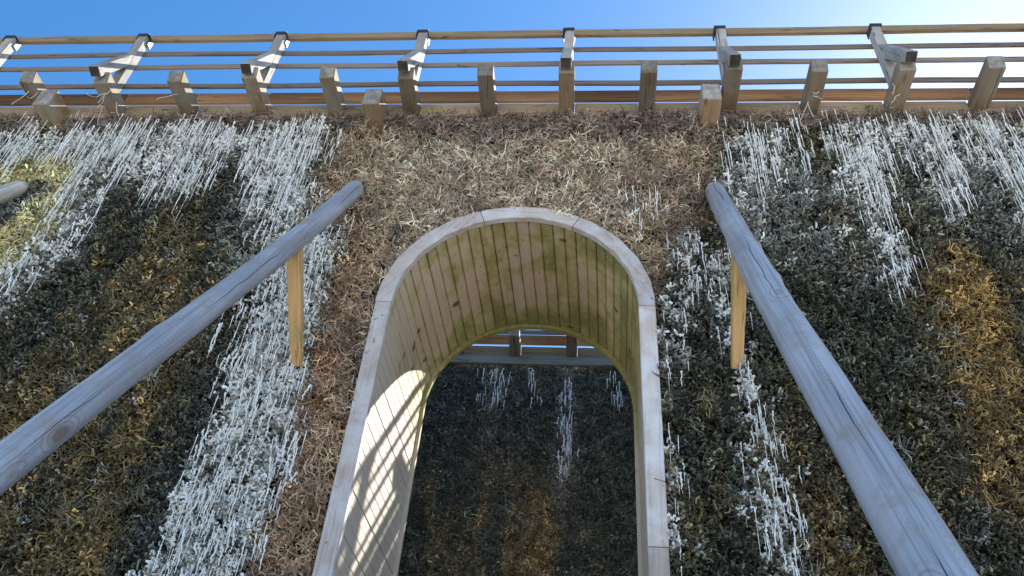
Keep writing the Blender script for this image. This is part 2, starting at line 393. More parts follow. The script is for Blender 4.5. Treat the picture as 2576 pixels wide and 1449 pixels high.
# ---------------------------------------------------------------- colour zones on the front wall (x, z in units)
ZONES = {
 'brown': [
  [(-1.77,2.32),(-1.69,1.94),(-1.74,1.43),(-1.75,0.99),(-1.69,0.88),(-1.39,0.81),(-1.38,0.47),(-1.38,-0.01),(-1.34,-0.38),(-1.35,-0.68),(-1.34,-1.09),(-1.36,-1.48),(-1.41,-1.77),(-1.41,-2.08),(1.01,-1.97),(1.02,-0.77),(1.02,0.11),(1.17,0.5),(1.32,0.84),(1.51,1.16),(1.6,0.93),(1.58,1.49),(1.67,2.12),(1.72,2.29)],
 ],
 'tan': [
  [(-1.33,2.14),(-1.32,1.49),(-1.23,1),(-0.91,0.64),(-0.36,1.01),(0.33,1.01),(0.77,0.84),(0.71,1.39),(0.91,1.69),(1.62,2.01),(1.54,2.18)],
 ],
 'rust': [
  [(-1.42,0.81),(-1.22,0.47),(-1.19,-0.01),(-1.14,-0.51),(-1.09,-1.14),(-1.07,-1.68),(-1.09,-2.07),(-1.37,-2.08),(-1.36,-1.77),(-1.31,-1.2),(-1.34,-0.51),(-1.39,0.22)],
 ],
 'purple': [
  [(-5.82,2.26),(-5.66,1.99),(-4.52,2.05),(-3.68,2.15),(-2.83,2.22),(-1.73,2.14),(-1.16,1.97),(-0.27,1.88),(0.58,1.96),(1.69,2.01),(2.43,2.11),(2.94,2.19),(4.56,2.26),(4.64,2.49),(0.36,2.48),(-5.91,2.42)],
 ],
 'salt': [
  [(-5.66,1.99),(-4.34,2.09),(-3.68,2.14),(-2.82,2.2),(-1.77,2.14),(-1.73,1.89),(-1.78,1.38),(-1.77,0.99),(-1.85,0.74),(-1.97,0.81),(-2.21,1.09),(-2.4,1.28),(-2.53,1.59),(-2.65,1.64),(-2.73,1.33),(-2.97,1.23),(-3.02,1.08),(-3.33,1.33),(-3.56,1.43),(-3.58,1.08),(-3.64,0.65),(-3.67,0.22),(-3.81,-0.02),(-3.92,-0.18),(-4.08,0.01),(-3.88,0.39),(-3.87,0.79),(-3.89,1.48),(-4.01,1.67),(-4.72,1.67),(-5.37,1.48)],
  [(-1.88,0.9),(-1.93,0.67),(-1.94,0.13),(-1.96,-0.18),(-1.97,-0.53),(-1.89,-0.95),(-1.9,-1.39),(-1.96,-1.72),(-1.97,-2.11),(-1.41,-2.08),(-1.4,-1.69),(-1.33,-1.37),(-1.33,-0.84),(-1.37,-0.38),(-1.43,0.42),(-1.43,0.72)],
  [(1.7,2.09),(2.26,2.11),(2.22,1.59),(1.94,1.35),(1.77,0.85),(1.67,0.84),(1.65,1.44)],
  [(2.43,2.2),(2.87,2.19),(2.92,1.59),(2.78,0.86),(2.75,0.14),(2.63,0.14),(2.54,0.68),(2.47,1.44)],
  [(2.87,2.19),(4.57,2.29),(4.02,0.7),(3.73,0.87),(3.66,1.35),(3.61,1.59),(3.3,1.12),(3.21,1.12),(3.19,1.49),(3.11,1.79),(2.96,1.84)],
  [(1.15,0.67),(1.3,0.71),(1.54,0.51),(1.55,-0.03),(1.59,-0.63),(1.69,-1.12),(1.77,-1.56),(1.75,-1.93),(1.52,-1.94),(1.54,-1.45),(1.49,-0.78),(1.43,-0.37),(1.3,-0.07),(1.13,-0.11),(1.09,0.15)],
  [(1.01,-0.07),(1.13,-0.21),(1.15,-0.64),(1.06,-0.92),(1.11,-1.33),(1.08,-1.96),(0.97,-1.97),(0.99,-1.06)],
  [(0.64,1.32),(0.9,1.27),(1.02,1.11),(0.95,0.79),(0.76,0.75)],
 ],
 'grey': [
  [(-1.81,1.38),(-2.07,1.59),(-2.37,1.18),(-2.29,0.45),(-1.94,0.13),(-1.74,0.81)],
  [(1.67,1.49),(2.34,1.59),(2.63,0.69),(2.5,0.36),(2.21,0.6),(1.92,0.51),(1.69,0.05),(1.64,0.59)],
  [(2.85,2.11),(4.23,2.21),(3.72,0.62),(3.09,0.86),(2.91,1.49)],
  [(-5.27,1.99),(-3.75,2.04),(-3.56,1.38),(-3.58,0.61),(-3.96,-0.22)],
 ],
 'gold': [
  [(-2.82,0.89),(-3.18,0.27),(-3.13,-0.56),(-3.5,-1.1),(-3.29,-2.17),(-2.25,-2.12),(-2.31,-1.6),(-2.32,-0.87),(-2.29,0.45)],
 ],
 'gold2': [
  [(-2.42,-0.75),(-2.54,-1.42),(-2.67,-2.14),(-2.29,-2.12),(-2.32,-1.63),(-2.3,-1)],
  [(2.9,0.3),(3.26,0.53),(3.62,0.31),(3.12,-1.51),(2.81,-1.4),(2.87,-0.71)],
  [(1.78,-1.04),(1.86,-1.56),(1.88,-1.93),(1.75,-1.93)],
 ],
 'pale': [  # patch of light at the far left, put into the twig colour
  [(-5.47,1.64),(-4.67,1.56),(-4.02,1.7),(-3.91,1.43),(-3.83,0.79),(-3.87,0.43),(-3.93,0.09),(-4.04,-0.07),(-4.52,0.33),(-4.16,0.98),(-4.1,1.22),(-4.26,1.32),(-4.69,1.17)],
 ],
 'dark': [
  [(-2,-0.46),(-2.12,-0.8),(-2.19,-1.23),(-2.16,-1.72),(-2.2,-2.12),(-1.97,-2.11),(-1.95,-1.69),(-1.89,-1.34),(-1.89,-0.92)],
 ],

}
def sdist(poly, x, z):
    """signed distance to a polygon, positive inside"""
    p = np.array(poly); q = np.roll(p, -1, 0); d = np.full(x.shape, 1e9); ins = np.zeros(x.shape, bool)
    for (ax, az), (bx, bz) in zip(p, q):
        ex, ez = bx - ax, bz - az; t = np.clip(((x - ax) * ex + (z - az) * ez) / (ex * ex + ez * ez + 1e-9), 0, 1)
        d = np.minimum(d, np.hypot(x - ax - t * ex, z - az - t * ez))
        c = ((az > z) != (bz > z)); xi = ax + (z - az) / (ez if abs(ez) > 1e-9 else 1e-9) * ex
        ins ^= c & (x < xi)
    return np.where(ins, d, -d)
def zone(name, x, z, soft=.05):
    m = np.zeros(x.shape)
    for poly in ZONES[name]: m = np.maximum(m, np.clip(sdist(poly, x, z) / soft * .5 + .5, 0, 1))
    return m
def lerp(a, b, t): return a * (1 - t[:, None]) + np.array(b) * t[:, None]

def front_fields(x, z):
    wx = x + (fbm(x * 3.1, z * 1.5, 3) - .5) * .22 + (vnoise(x * 14, z * 3, 5) - .5) * .07
    wz = z + (fbm(x * 3.1, z * 2.1, 9) - .5) * .22
    st = fbm(x * 7, z * .9, 21)                   # streaks running down the wall
    pt = fbm(x * 4, z * 4, 33)
    c = np.tile(np.array([.082, .086, .064]), (len(x), 1))
    c = lerp(c, (.15, .118, .058), np.clip((st - .45) * 4, 0, 1) * .7)
    c = lerp(c, (.05, .062, .056), np.clip((pt - .5) * 5, 0, 1) * .6)
    gold = zone('gold', wx, wz, .3); c = lerp(c, (.27, .21, .105), gold * np.clip(st * 2.2 - .5, 0, 1))
    g2 = zone('gold2', wx, wz, .25); c = lerp(c, (.36, .235, .095), .8 * g2 * np.clip(st * 2.4 - .5, 0, 1))
    dk = zone('dark', wx, wz, .15); c = lerp(c, (.085, .10, .09), dk * .8)
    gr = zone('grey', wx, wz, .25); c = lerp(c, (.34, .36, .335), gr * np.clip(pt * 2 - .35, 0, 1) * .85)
    br = zone('brown', wx, wz, .10)
    cb = np.tile(np.array([.44, .335, .23]), (len(x), 1))
    tn = zone('tan', wx, wz, .3); cb = lerp(cb, (.56, .46, .35), tn * np.clip(pt * 1.6, 0.25, 1))
    ru = zone('rust', wx, wz, .2); cb = lerp(cb, (.47, .275, .16), ru * np.clip(st * 1.8 - .1, 0, 1))
    cb = lerp(cb, (.20, .165, .14), np.clip((fbm(x * 2.2, z * 1.8, 71) - .55) * 5, 0, 1) * .7)
    c = c * (1 - br[:, None]) + cb * br[:, None]
    pu = np.maximum(zone('purple', wx, wz, .08), np.clip((wz - 2.0) / .1, 0, 1)); c = lerp(c, (.27, .21, .18), pu * .85)
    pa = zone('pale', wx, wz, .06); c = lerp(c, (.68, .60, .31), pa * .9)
    sa = np.zeros(x.shape)
    for poly, wgt, sf in zip(ZONES['salt'], (1., 1.35, .8, 1., .75, .75, .75, 1.2), (.32, .32, .2, .25, .32, .22, .14, .12)): sa = np.maximum(sa, wgt * np.clip(sdist(poly, wx, wz) / sf + .5, 0, 1))
    sa = sa * (1 - .85 * pu)
    fl = RNG.random(len(x)); gz = np.maximum(gold * .5, g2)
    c = lerp(c, (.42, .275, .10), (fl < .36 * gz * np.clip(st * 2.2 - .4, .1, 1)) * .75 * (1 - br))
    c = lerp(c, (.34, .35, .31), np.clip(sa, 0, 1) * .35 * (1 - br))
    return c, br, sa, pa, pu, gz

# ---------------------------------------------------------------- twig bundles (prototypes for the stuff)
def rand_dir(spread):
    th = random.uniform(0, 2 * math.pi); a = abs(random.gauss(0, spread)); a = min(a, 1.45)
    return np.array([math.sin(a) * math.cos(th), math.sin(a) * math.sin(th), math.cos(a)])
def dry_clump(seed):
    random.seed(seed); mb = MB()
    for i in range(16):
        p = np.array([random.uniform(-.032, .032), random.uniform(-.032, .032), random.uniform(-.045, .015)])
        d = rand_dir(.8); ln = random.uniform(.032, .078)
        n = 8; pts = [p]; bend = np.array([random.gauss(0, .8), random.gauss(0, .8), random.gauss(0, .6)])
        for k in range(n - 1):
            d = d + bend * .45 + np.array([random.gauss(0, .3), random.gauss(0, .3), random.gauss(0, .3)]); d /= np.linalg.norm(d)
            pts.append(pts[-1] + d * ln / (n - 1))
        r = random.uniform(.0024, .0044); mb.add(*tube(pts, [r * (1.1 - .08 * k) for k in range(n)], 3))
    return mb
def crust_clump(seed, fat=1.0):
    """stubby twig ends caked with minerals, like coral"""
    random.seed(seed); mb = MB()
    for i in range(15):
        p = np.array([random.uniform(-.03, .03), random.uniform(-.03, .03), random.uniform(-.05, .012)])
        d = rand_dir(.6); ln = random.uniform(.018, .042); n = 5; pts = [p]
        for k in range(n - 1):
            d = d + np.array([random.gauss(0, .42), random.gauss(0, .42), random.gauss(0, .3)]); d /= np.linalg.norm(d)
            pts.append(pts[-1] + d * ln / (n - 1))
        r = random.uniform(.0032, .0060) * fat
        rr = [r * random.uniform(.7, 1.3) for k in range(n)]; rr[-1] *= .6; rr[-2] *= 1.3
        mb.add(*tube(pts, rr, 5))
    return mb
def drip_proto(seed, fat=1.0, straight=True):
    """a salt drip of unit length hanging down from the origin, knobbly, tapering"""
    random.seed(seed); n = 16; pts = []; x = y = 0
    for k in range(n):
        t = k / (n - 1); pts.append((x, y, -t))
        s = .005 if straight else .022
        x += random.gauss(0, s); y += random.gauss(0, s)
    r0 = .032 * fat; rr = []
    for k in range(n):
        t = k / (n - 1); rr.append(r0 * (1 - .6 * t) * random.uniform(.6, 1.4) + .003)
    for q in range(random.choice((2, 3, 4)) if not straight else random.choice((0, 1, 2))):
        rr[random.randint(1, n - 3)] *= random.uniform(1.25, 1.8)
    mb = MB(); mb.add(*tube(pts, rr, 6)); return mb
def protos(coll, items):
    c = bpy.data.collections.new(coll)
    for i, (nm, me) in enumerate(items):
        o = bpy.data.objects.new('%s_%02d' % (nm, i), me); c.objects.link(o)
    return c
C_DRY = protos('dry_twig_bundles', [('dry_twig_bundle', dry_clump(100 + i).mesh('dry_twig_bundle', M_TWIG)) for i in range(8)])
C_CRU = protos('crusted_twig_bundles', [('crusted_twig_bundle', crust_clump(200 + i).mesh('crusted_twig_bundle', M_CRUST)) for i in range(8)])
C_SAL = protos('salted_twig_bundles', [('salted_twig_bundle', crust_clump(300 + i, 1.25).mesh('salted_twig_bundle', M_SALT)) for i in range(8)])
drip_meshes = [drip_proto(400 + i, 1.0, True).mesh('salt_drip', M_ICE, True) for i in range(6)] + [drip_proto(450 + i, 1.25, False).mesh('salt_drip', M_ICE, True) for i in range(6)]
C_DRIP = protos('salt_drips', [('salt_drip', m_) for m_ in drip_meshes])

def gn_group(coll):
    g = bpy.data.node_groups.new('scatter', 'GeometryNodeTree')
    g.interface.new_socket('Geometry', in_out='INPUT', socket_type='NodeSocketGeometry')
    g.interface.new_socket('Geometry', in_out='OUTPUT', socket_type='NodeSocketGeometry')
    n = g.nodes; l = g.links
    gi = n.new('NodeGroupInput'); go = n.new('NodeGroupOutput')
    ci = n.new('GeometryNodeCollectionInfo'); ci.inputs['Collection'].default_value = coll
    ci.inputs['Separate Children'].default_value = True; ci.inputs['Reset Children'].default_value = True
    ip = n.new('GeometryNodeInstanceOnPoints'); ip.inputs['Pick Instance'].default_value = True
    def na(nm, t):
        a = n.new('GeometryNodeInputNamedAttribute'); a.data_type = t; a.inputs['Name'].default_value = nm; return a.outputs['Attribute']
    er = n.new('FunctionNodeEulerToRotation')
    l.new(gi.outputs[0], ip.inputs['Points']); l.new(ci.outputs[0], ip.inputs['Instance'])
    l.new(na('idx', 'INT'), ip.inputs['Instance Index'])
    l.new(na('rot', 'FLOAT_VECTOR'), er.inputs[0]); l.new(er.outputs[0], ip.inputs['Rotation'])
    l.new(na('scl', 'FLOAT_VECTOR'), ip.inputs['Scale'])
    l.new(ip.outputs[0], go.inputs[0]); return g
def scatter(name, coll, pts, rot, scl, idx, col, parent):
    me = bpy.data.meshes.new(name); n = len(pts); me.vertices.add(n)
    pts = np.asarray(pts, float) - np.array(parent.location)
    me.vertices.foreach_set('co', pts.astype(np.float32).ravel())
    for nm, t, fld, d in (('rot', 'FLOAT_VECTOR', 'vector', rot), ('scl', 'FLOAT_VECTOR', 'vector', scl), ('idx', 'INT', 'value', idx), ('col', 'FLOAT_COLOR', 'color', col)):
        a = me.attributes.new(nm, t, 'POINT'); d = np.asarray(d)
        a.data.foreach_set(fld, d.astype(np.int32 if t == 'INT' else np.float32).ravel())
    me.update()
    o = bpy.data.objects.new(name, me); COL.objects.link(o); o.parent = parent; o['kind'] = 'stuff'
    mod = o.modifiers.new('scatter', 'NODES'); mod.node_group = gn_group(coll)
    return o
def grid(x0, x1, z0, z1, step):
    gx = np.arange(x0, x1, step); gz = np.arange(z0, z1, step * .93); X, Z = np.meshgrid(gx, gz)
    X = X + (np.arange(len(gz)) % 2)[:, None] * step * .5
    X = X + RNG.uniform(-.45, .45, X.shape) * step; Z = Z + RNG.uniform(-.45, .45, Z.shape) * step
    return X.ravel(), Z.ravel()
def outside_arch(x, z, r):
    return ~((np.abs(x) < r) & ((z < 0) | (np.hypot(x, z) < r)))
def to_world(x, y, z): return np.stack([x * S, y * S, z * S + ZS], 1)
def orient(n, tilt=.35):
    return np.stack([math.pi / 2 + RNG.normal(0, tilt, n) - .08, RNG.uniform(0, 2 * math.pi, n), RNG.normal(0, tilt, n)], 1)

# front wall twigs
STEP = .040 / S
x, z = grid(-5.75, 4.95, -3.0, 2.14, STEP)
xc, zc = grid(-8.1, 8.1, ZG + .1, 2.15, STEP * 2.2)
far = ~((xc > -5.75) & (xc < 4.95) & (zc > -3.0)); xc, zc = xc[far], zc[far]
big = np.concatenate([np.zeros(len(x)), np.ones(len(xc))]); x = np.concatenate([x, xc]); z = np.concatenate([z, zc])
k_ = outside_arch(x, z, 1.0); x, z, big = x[k_], z[k_], big[k_]
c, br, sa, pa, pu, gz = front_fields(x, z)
u1, u2, u3 = RNG.random(len(x)), RNG.random(len(x)), RNG.random(len(x))
relief = fbm(x * 9, z * 9, 55) - .5
y = .065 + relief * .13 + (vnoise(x * 24, z * 24, 57) - .5) * .07 + RNG.normal(0, .012, len(x)) - np.clip((z - 1.9) / .25, 0, 1) * .07
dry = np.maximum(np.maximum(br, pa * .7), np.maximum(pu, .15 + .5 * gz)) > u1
sal = (~dry) & (np.clip(sa, 0, 1.3) ** 1.5 * (.32 + .95 * fbm(x * 9, z * 2, 88)) > u2)
hole = (u3 < .07)
c = c * np.exp(RNG.normal(-.08, .38, (len(x), 1))) * (1 + RNG.normal(0, .018, (len(x), 3)))
csal = np.array([.78, .78, .74]) * RNG.uniform(.55, 1.3, (len(x), 1))
c[sal] = csal[sal]
speck = (~sal) & (RNG.random(len(x)) < .02 + .12 * sa); c[speck] = lerp(c[speck], (.5, .5, .48), np.full(speck.sum(), .6))
c4 = np.clip(np.concatenate([c, np.ones((len(x), 1))], 1), 0.01, .9)
scl = (RNG.uniform(.85, 1.3, len(x)) * (1 + big * 1.2))[:, None] * np.ones(3)
PW = to_world(x, y, z)
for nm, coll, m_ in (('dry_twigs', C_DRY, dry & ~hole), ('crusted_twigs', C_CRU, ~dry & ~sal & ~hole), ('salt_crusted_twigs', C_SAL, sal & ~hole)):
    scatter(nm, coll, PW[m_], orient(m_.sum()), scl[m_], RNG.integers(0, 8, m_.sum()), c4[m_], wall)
# ragged tips along the top edge, leaning up and out
n = 620; x = RNG.uniform(-5.8, 5, n); dens = fbm(x * 1.6, x * 0, 12); kk = RNG.random(n) < np.clip(dens * 1.8 - .25, .1, 1); x = x[kk]; n = len(x)
z = RNG.normal(2.12, .03, n); y = RNG.uniform(-.05, .02, n)
c = np.tile([.26, .20, .165], (n, 1)) * RNG.uniform(.5, 1.4, (n, 1)); c4 = np.concatenate([c, np.ones((n, 1))], 1)
rot = np.stack([RNG.normal(.75, .35, n), RNG.uniform(-.4, .4, n), RNG.uniform(0, 6.28, n) * .08], 1)
scatter('top_edge_twigs', C_DRY, to_world(x, y, z), rot, RNG.uniform(.8, 1.35, n)[:, None] * np.ones(3), RNG.integers(0, 8, n), c4, wall)

# second wall twigs
x, z = grid(-1.9, 1.9, -3.2, 2.05 + DZ2, STEP * .85); xc, zc = grid(-8.1, 8.1, ZG + .1, 2.02 + DZ2, STEP * 2.4)
far = ~((np.abs(xc) < 1.9) & (zc > -3.2)); x = np.concatenate([x, xc[far]]); z = np.concatenate([z, zc[far]])
big = np.concatenate([np.zeros(len(x) - far.sum()), np.ones(far.sum())])
st = fbm(x * 5 + 3, z * .8, 121); pt = fbm(x * 4, z * 4, 133)
c = np.tile(np.array([.155, .16, .13]), (len(x), 1)); c = lerp(c, (.50, .35, .18), np.clip((st - .42) * 4, 0, 1) * np.clip(1.2 - z, 0, 1)); c = lerp(c, (.095, .12, .112), np.clip((pt - .5) * 5, 0, 1) * .6)
st2 = np.exp(-((x - .30) / .10) ** 2) * np.clip((z - .2) * 2, 0, 1) + np.exp(-((x + .55) / .12) ** 2) * np.clip((z - .9) * 2, 0, 1) * .6
c = lerp(c, (.5, .47, .41), np.clip(st2, 0, 1) * (RNG.random(len(x)) < .6))
c *= np.exp(RNG.normal(-.05, .45, (len(x), 1))); c4 = np.concatenate([np.clip(c, .01, .8), np.ones((len(x), 1))], 1)
y = Y2 + .05 + (fbm(x * 9, z * 9, 155) - .5) * .10
PW = to_world(x, y, z); scl = (RNG.uniform(.9, 1.35, len(x)) * (1 + big * 1.3))[:, None] * np.ones(3)
dry = RNG.random(len(x)) < np.where(z > 1.85 + DZ2, .8, .6)
for nm, coll, m_ in (('dry_twigs', C_DRY, dry), ('crusted_twigs', C_CRU, ~dry)):
    scatter(nm, coll, PW[m_], orient(m_.sum()), scl[m_], RNG.integers(0, 8, m_.sum()), c4[m_], wall2)

# ---------------------------------------------------------------- salt drips: the largest are single parts, the rest stuff
def drips(n, gen, parent, n_single, ymean):
    x, z = gen(n); sel = outside_arch(x, z, 1.04); return x[sel], z[sel]
nx = 34000; x = RNG.uniform(-5.8, 5, nx); z = RNG.uniform(-3, 2.15, nx); k_ = outside_arch(x, z, 1.03); x, z = x[k_], z[k_]
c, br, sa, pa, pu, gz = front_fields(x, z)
clus = fbm(x * 8, z * .8, 201)
k_ = RNG.random(len(x)) < np.clip(sa * (clus * 3.4 - 1.0), 0, 1) * np.where(z > 1.05, 1.15, np.where(x > 0, .6, .65))
x, z = x[k_], z[k_]
top = z > 1.15
ln = np.where(top, RNG.gamma(3.2, .042, len(x)), RNG.gamma(2.2, .034, len(x))) + .035
straight = RNG.random(len(x)) < np.where(top, .75, .45)
idx = np.where(straight, RNG.integers(0, 6, len(x)), RNG.integers(6, 12, len(x)))
thick = RNG.uniform(.045, .115, len(x)) * np.where(z > 1.1, .9, np.where(x > 0, .75, 1.0)) * np.where(straight, 1, 1.15)
y = -.035 + RNG.normal(0, .022, len(x)) - np.clip((z - 1.7) / .5, 0, 1) * .05
order = np.argsort(-ln * thick); big_i, small_i = order[:260], order[260:]
for i in big_i:
    o = bpy.data.objects.new('salt_icicle', drip_meshes[idx[i]]); COL.objects.link(o); o.parent = wall
    o.location = Vector(to_world(x[i:i + 1], y[i:i + 1], z[i:i + 1])[0]) - wall.location
    o.rotation_euler = (0, 0, RNG.uniform(0, 6.28)); o.scale = (thick[i], thick[i], ln[i])
scatter('small_salt_drips', C_DRIP, to_world(x, y, z)[small_i], np.stack([np.zeros(len(small_i)), np.zeros(len(small_i)), RNG.uniform(0, 6.28, len(small_i))], 1),
        np.stack([thick, thick, ln], 1)[small_i], idx[small_i], np.ones((len(small_i), 4)), wall)
print('drips', len(x))
# second wall: thin drips under its top edge
n = 130; cx = RNG.choice([-.75, -.55, -.45, -.12, .27, .33, .85, .9], n, p=[.05, .12, .1, .06, .3, .26, .05, .06]); x = cx + RNG.normal(0, .035, n); z = np.where(np.abs(cx - .3) < .05, RNG.uniform(.85, 2.1, n), RNG.uniform(1.7, 2.2, n))
for i in range(n):
    o = bpy.data.objects.new('salt_icicle', drip_meshes[RNG.integers(0, 12)]); COL.objects.link(o); o.parent = wall2
    o.location = W(x[i], Y2 - .04, z[i]) - wall2.location; o.rotation_euler = (0, 0, RNG.uniform(0, 6.28)); t_ = RNG.uniform(.08, .15); o.scale = (t_, t_, RNG.uniform(.06, .2))

# ---------------------------------------------------------------- timber of the wall heads
def head_timbers(parent, y0, stub_x, plate_y, pz=2.135, dz=0.0):
    timber('top_plate', W(-8.2, plate_y, pz + dz), W(8.2, plate_y, pz + dz), .05 * S, .13 * S, M_PLATE, parent, warp=.002, cuts=24)
    for sx in stub_x:
        timber('crossbeam', W(sx, y0 - .262 + random.uniform(-.015, .015), 2.14 + dz), W(sx + random.uniform(-.01, .01), y0 + .9, 2.14 + dz), .158 * S, .215 * S, M_STUB, parent, bev=.008)
head_timbers(wall, 0, [-4.36 - .02, -1.33 - .04, 1.535], .03)
head_timbers(wall2, Y2, [-2.9, 2.9], Y2 - .01, 2.12, DZ2)

# ---------------------------------------------------------------- walkway railings
def railing(root, y0, beam_xs, post_ks, x0, x1, dz=0.0):
    def W(x, y, z): return Vector((x * S, y * S, (z + dz) * S + ZS))
    yb = y0 - .425
    for k, bx in enumerate(beam_xs):
        j = random.uniform(-.02, .02)
        timber('beam', W(bx, yb - .009 * bx + j, 2.246), W(bx + random.uniform(-.012, .012), y0 + 1.25, 2.246), .135 * S, .122 * S, M_BEAM, root, bev=.006, warp=.0015, cuts=3, slant=.035 * S)
    for k in post_ks:
        px = beam_xs[k] - .005
        p = timber('post', W(px, y0 - .205, 2.28), W(px + random.uniform(-.008, .008), y0 - .205, 3.165), .088 * S, .088 * S, M_POST, root, up=(0, 1, 0), bev=.004, warp=.0015, cuts=3)
        mb = MB()
        for (a, b_) in (((-.052, -.052, 0), (.052, .062, .012)), ((-.055, -.05, -.075), (-.047, .06, .0)), ((.047, .0, -.10), (.055, .06, .0)), ((-.05, -.055, -.03), (.05, -.049, .0))):
            a = Vector(a) * S; b_ = Vector(b_) * S
            V = [Vector((xx, yy, zz)) + W(px, y0 - .205, 3.168) for zz in (a.z, b_.z) for yy in (a.y, b_.y) for xx in (a.x, b_.x)]
            mb.add(V, [(0, 2, 3, 1), (4, 5, 7, 6), (0, 1, 5, 4), (2, 6, 7, 3), (0, 4, 6, 2), (1, 3, 7, 5)])
        link('metal_cap', mb.mesh('metal_cap', M_CAP), None, p)
        # knee brace from the beam nose up to the post; both ends cut plumb
        b0 = W(px, y0 - .40, 2.40); b1 = W(px, y0 - .245, 2.86); hw = .047 * S
        prof = [(y0 - .43, 2.335), (y0 - .43, 2.455), (y0 - .252, 2.93), (y0 - .252, 2.67), (y0 - .385, 2.335)]
        prof = [(y0 - .475 - .009 * px, 2.185), (y0 - .565 - .009 * px, 2.215), (y0 - .252, 2.845), (y0 - .252, 2.62)]
        n = len(prof); V = [W(px, a, b_) + Vector((sg * hw, 0, 0)) for sg in (-1, 1) for a, b_ in prof]
        F = [tuple(range(n)), tuple(reversed(range(n, 2 * n)))] + [(i, i + n, (i + 1) % n + n, (i + 1) % n) for i in range(n)]
        ctr = sum(V, Vector()) / len(V); fm = frame(Vector((0, .46, .89)), (1, 0, 0), ctr); inv = fm.inverted()
        bm = bmesh.new(); vs = [bm.verts.new(inv @ q) for q in V]
        for f in F: bm.faces.new([vs[i] for i in f])
        bmesh.ops.recalc_face_normals(bm, faces=bm.faces)
        bmesh.ops.bevel(bm, geom=list(bm.edges), offset=.004, segments=1, affect='EDGES')
        me = bpy.data.meshes.new('knee_brace'); bm.to_mesh(me); bm.free(); me.materials.append(M_POST); link('knee_brace', me, fm, root)
    yr = y0 - .14
    for nm, zc_, h, mat, th in (('handrail', 3.258, .09, M_RAIL, .038), ('rail', 2.985, .062, M_SLAT, .02), ('rail', 2.765, .062, M_SLAT, .02), ('rail', 2.462, .062, M_SLAT, .02)):
        timber(nm, W(x0, yr, zc_), W(x1, yr, zc_ + .0), th * S, h * S, mat, root, warp=.003, cuts=60, bev=.003)
    # toe boards and the blocking between the beams
    edges = [x0] + list(beam_xs) + [x1]
    for a, b_ in zip(edges[:-1], edges[1:]):
        if b_ - a < .2: continue
        timber('toe_board', W(a + .002, y0 - .015, 2.435), W(b_ - .002, y0 - .015, 2.435), .03 * S, .145 * S, M_TOE, root, bev=.003)
        timber('blocking_board', W(a + .07, y0 - .012, 2.237), W(b_ - .07, y0 - .012, 2.237), .025 * S, .176 * S, M_RAIL, root, bev=.003)
BX = [.32 + .692 * i for i in range(-12, 12)]
rail1 = empty('walkway_railing', W(0, .3, 2.2), 'wooden railing with four rails along the top of the near brushwood wall against the sky', 'railing')
railing(rail1, 0, BX, [i for i in range(len(BX)) if i % 2 == 0], -8.2, 8.2)
rail2 = empty('walkway_railing', W(0, Y2 + .3, 2.2 + DZ2), 'far wooden railing glimpsed under the crown of the arch above the rear wall', 'railing')
BX2 = [-.362 + .70 * i for i in range(-10, 13)]
railing(rail2, Y2, BX2, [i for i in range(len(BX2)) if i % 2 == 1], -8.2, 8.2, DZ2)

# ---------------------------------------------------------------- the arched passage
arch = empty('arched_passage', W(0, .65, ZG), 'round arched wooden passage lined with algae stained planks and a bleached timber surround', 'archway')
def arc_board(name, a0, a1, r0, r1, y0, y1, mat, dx=0, n=14):
    mb = MB(); V = []; F = []
    for i in range(n + 1):
        a = a0 + (a1 - a0) * i / n; j = .0025 * math.sin(a * 23) + .002 * math.sin(a * 51)
        for (r, yy) in ((r0 + j, y0), (r1 - j, y0), (r1, y1), (r0, y1)): V.append(W(dx + r * math.cos(a), yy, r * math.sin(a)))
    for i in range(n):
        for s in range(4):
            t = (s + 1) % 4; F.append((i * 4 + s, i * 4 + t, (i + 1) * 4 + t, (i + 1) * 4 + s))
    F += [(3, 2, 1, 0), (n * 4, n * 4 + 1, n * 4 + 2, n * 4 + 3)]
    ctr = sum(V, Vector()) / len(V); am = (a0 + a1) / 2
    fm = frame(Vector((-math.sin(am), 0, math.cos(am))), (0, -1, 0), ctr); inv = fm.inverted()
    bm = bmesh.new(); vs = [bm.verts.new(inv @ q) for q in V]
    for f in F: bm.faces.new([vs[i] for i in f])
    bmesh.ops.recalc_face_normals(bm, faces=bm.faces)
    bmesh.ops.bevel(bm, geom=[e for e in bm.edges if e.calc_face_angle(0) > .8], offset=.004, segments=1, affect='EDGES')
    me = bpy.data.meshes.new(name); bm.to_mesh(me); bm.free(); me.materials.append(mat)
    return link(name, me, fm, arch)
rad = math.radians
for a0, a1 in ((0, 63), (63, 109), (109, 180)):
    arc_board('surround_board', rad(a0 + .12), rad(a1 - .12), RI, 1.0 + random.uniform(-.004, .006), -.005, .05, M_FRAME)
rm = (RI + 1) / 2
for sg, cuts_ in ((-1, (-3.3,)), (1, (-1.78, -4.0))):
    zz = [0] + list(cuts_) + [ZG]
    for a, b_ in zip(zz[:-1], zz[1:]):
        timber('surround_board', W(sg * rm, .0225, a - .002), W(sg * rm, .0225, b_ + .002), .055 * S, (1 - RI) * S, M_FRAME, arch, up=(1, 0, 0), bev=.004, warp=.0012, cuts=12)
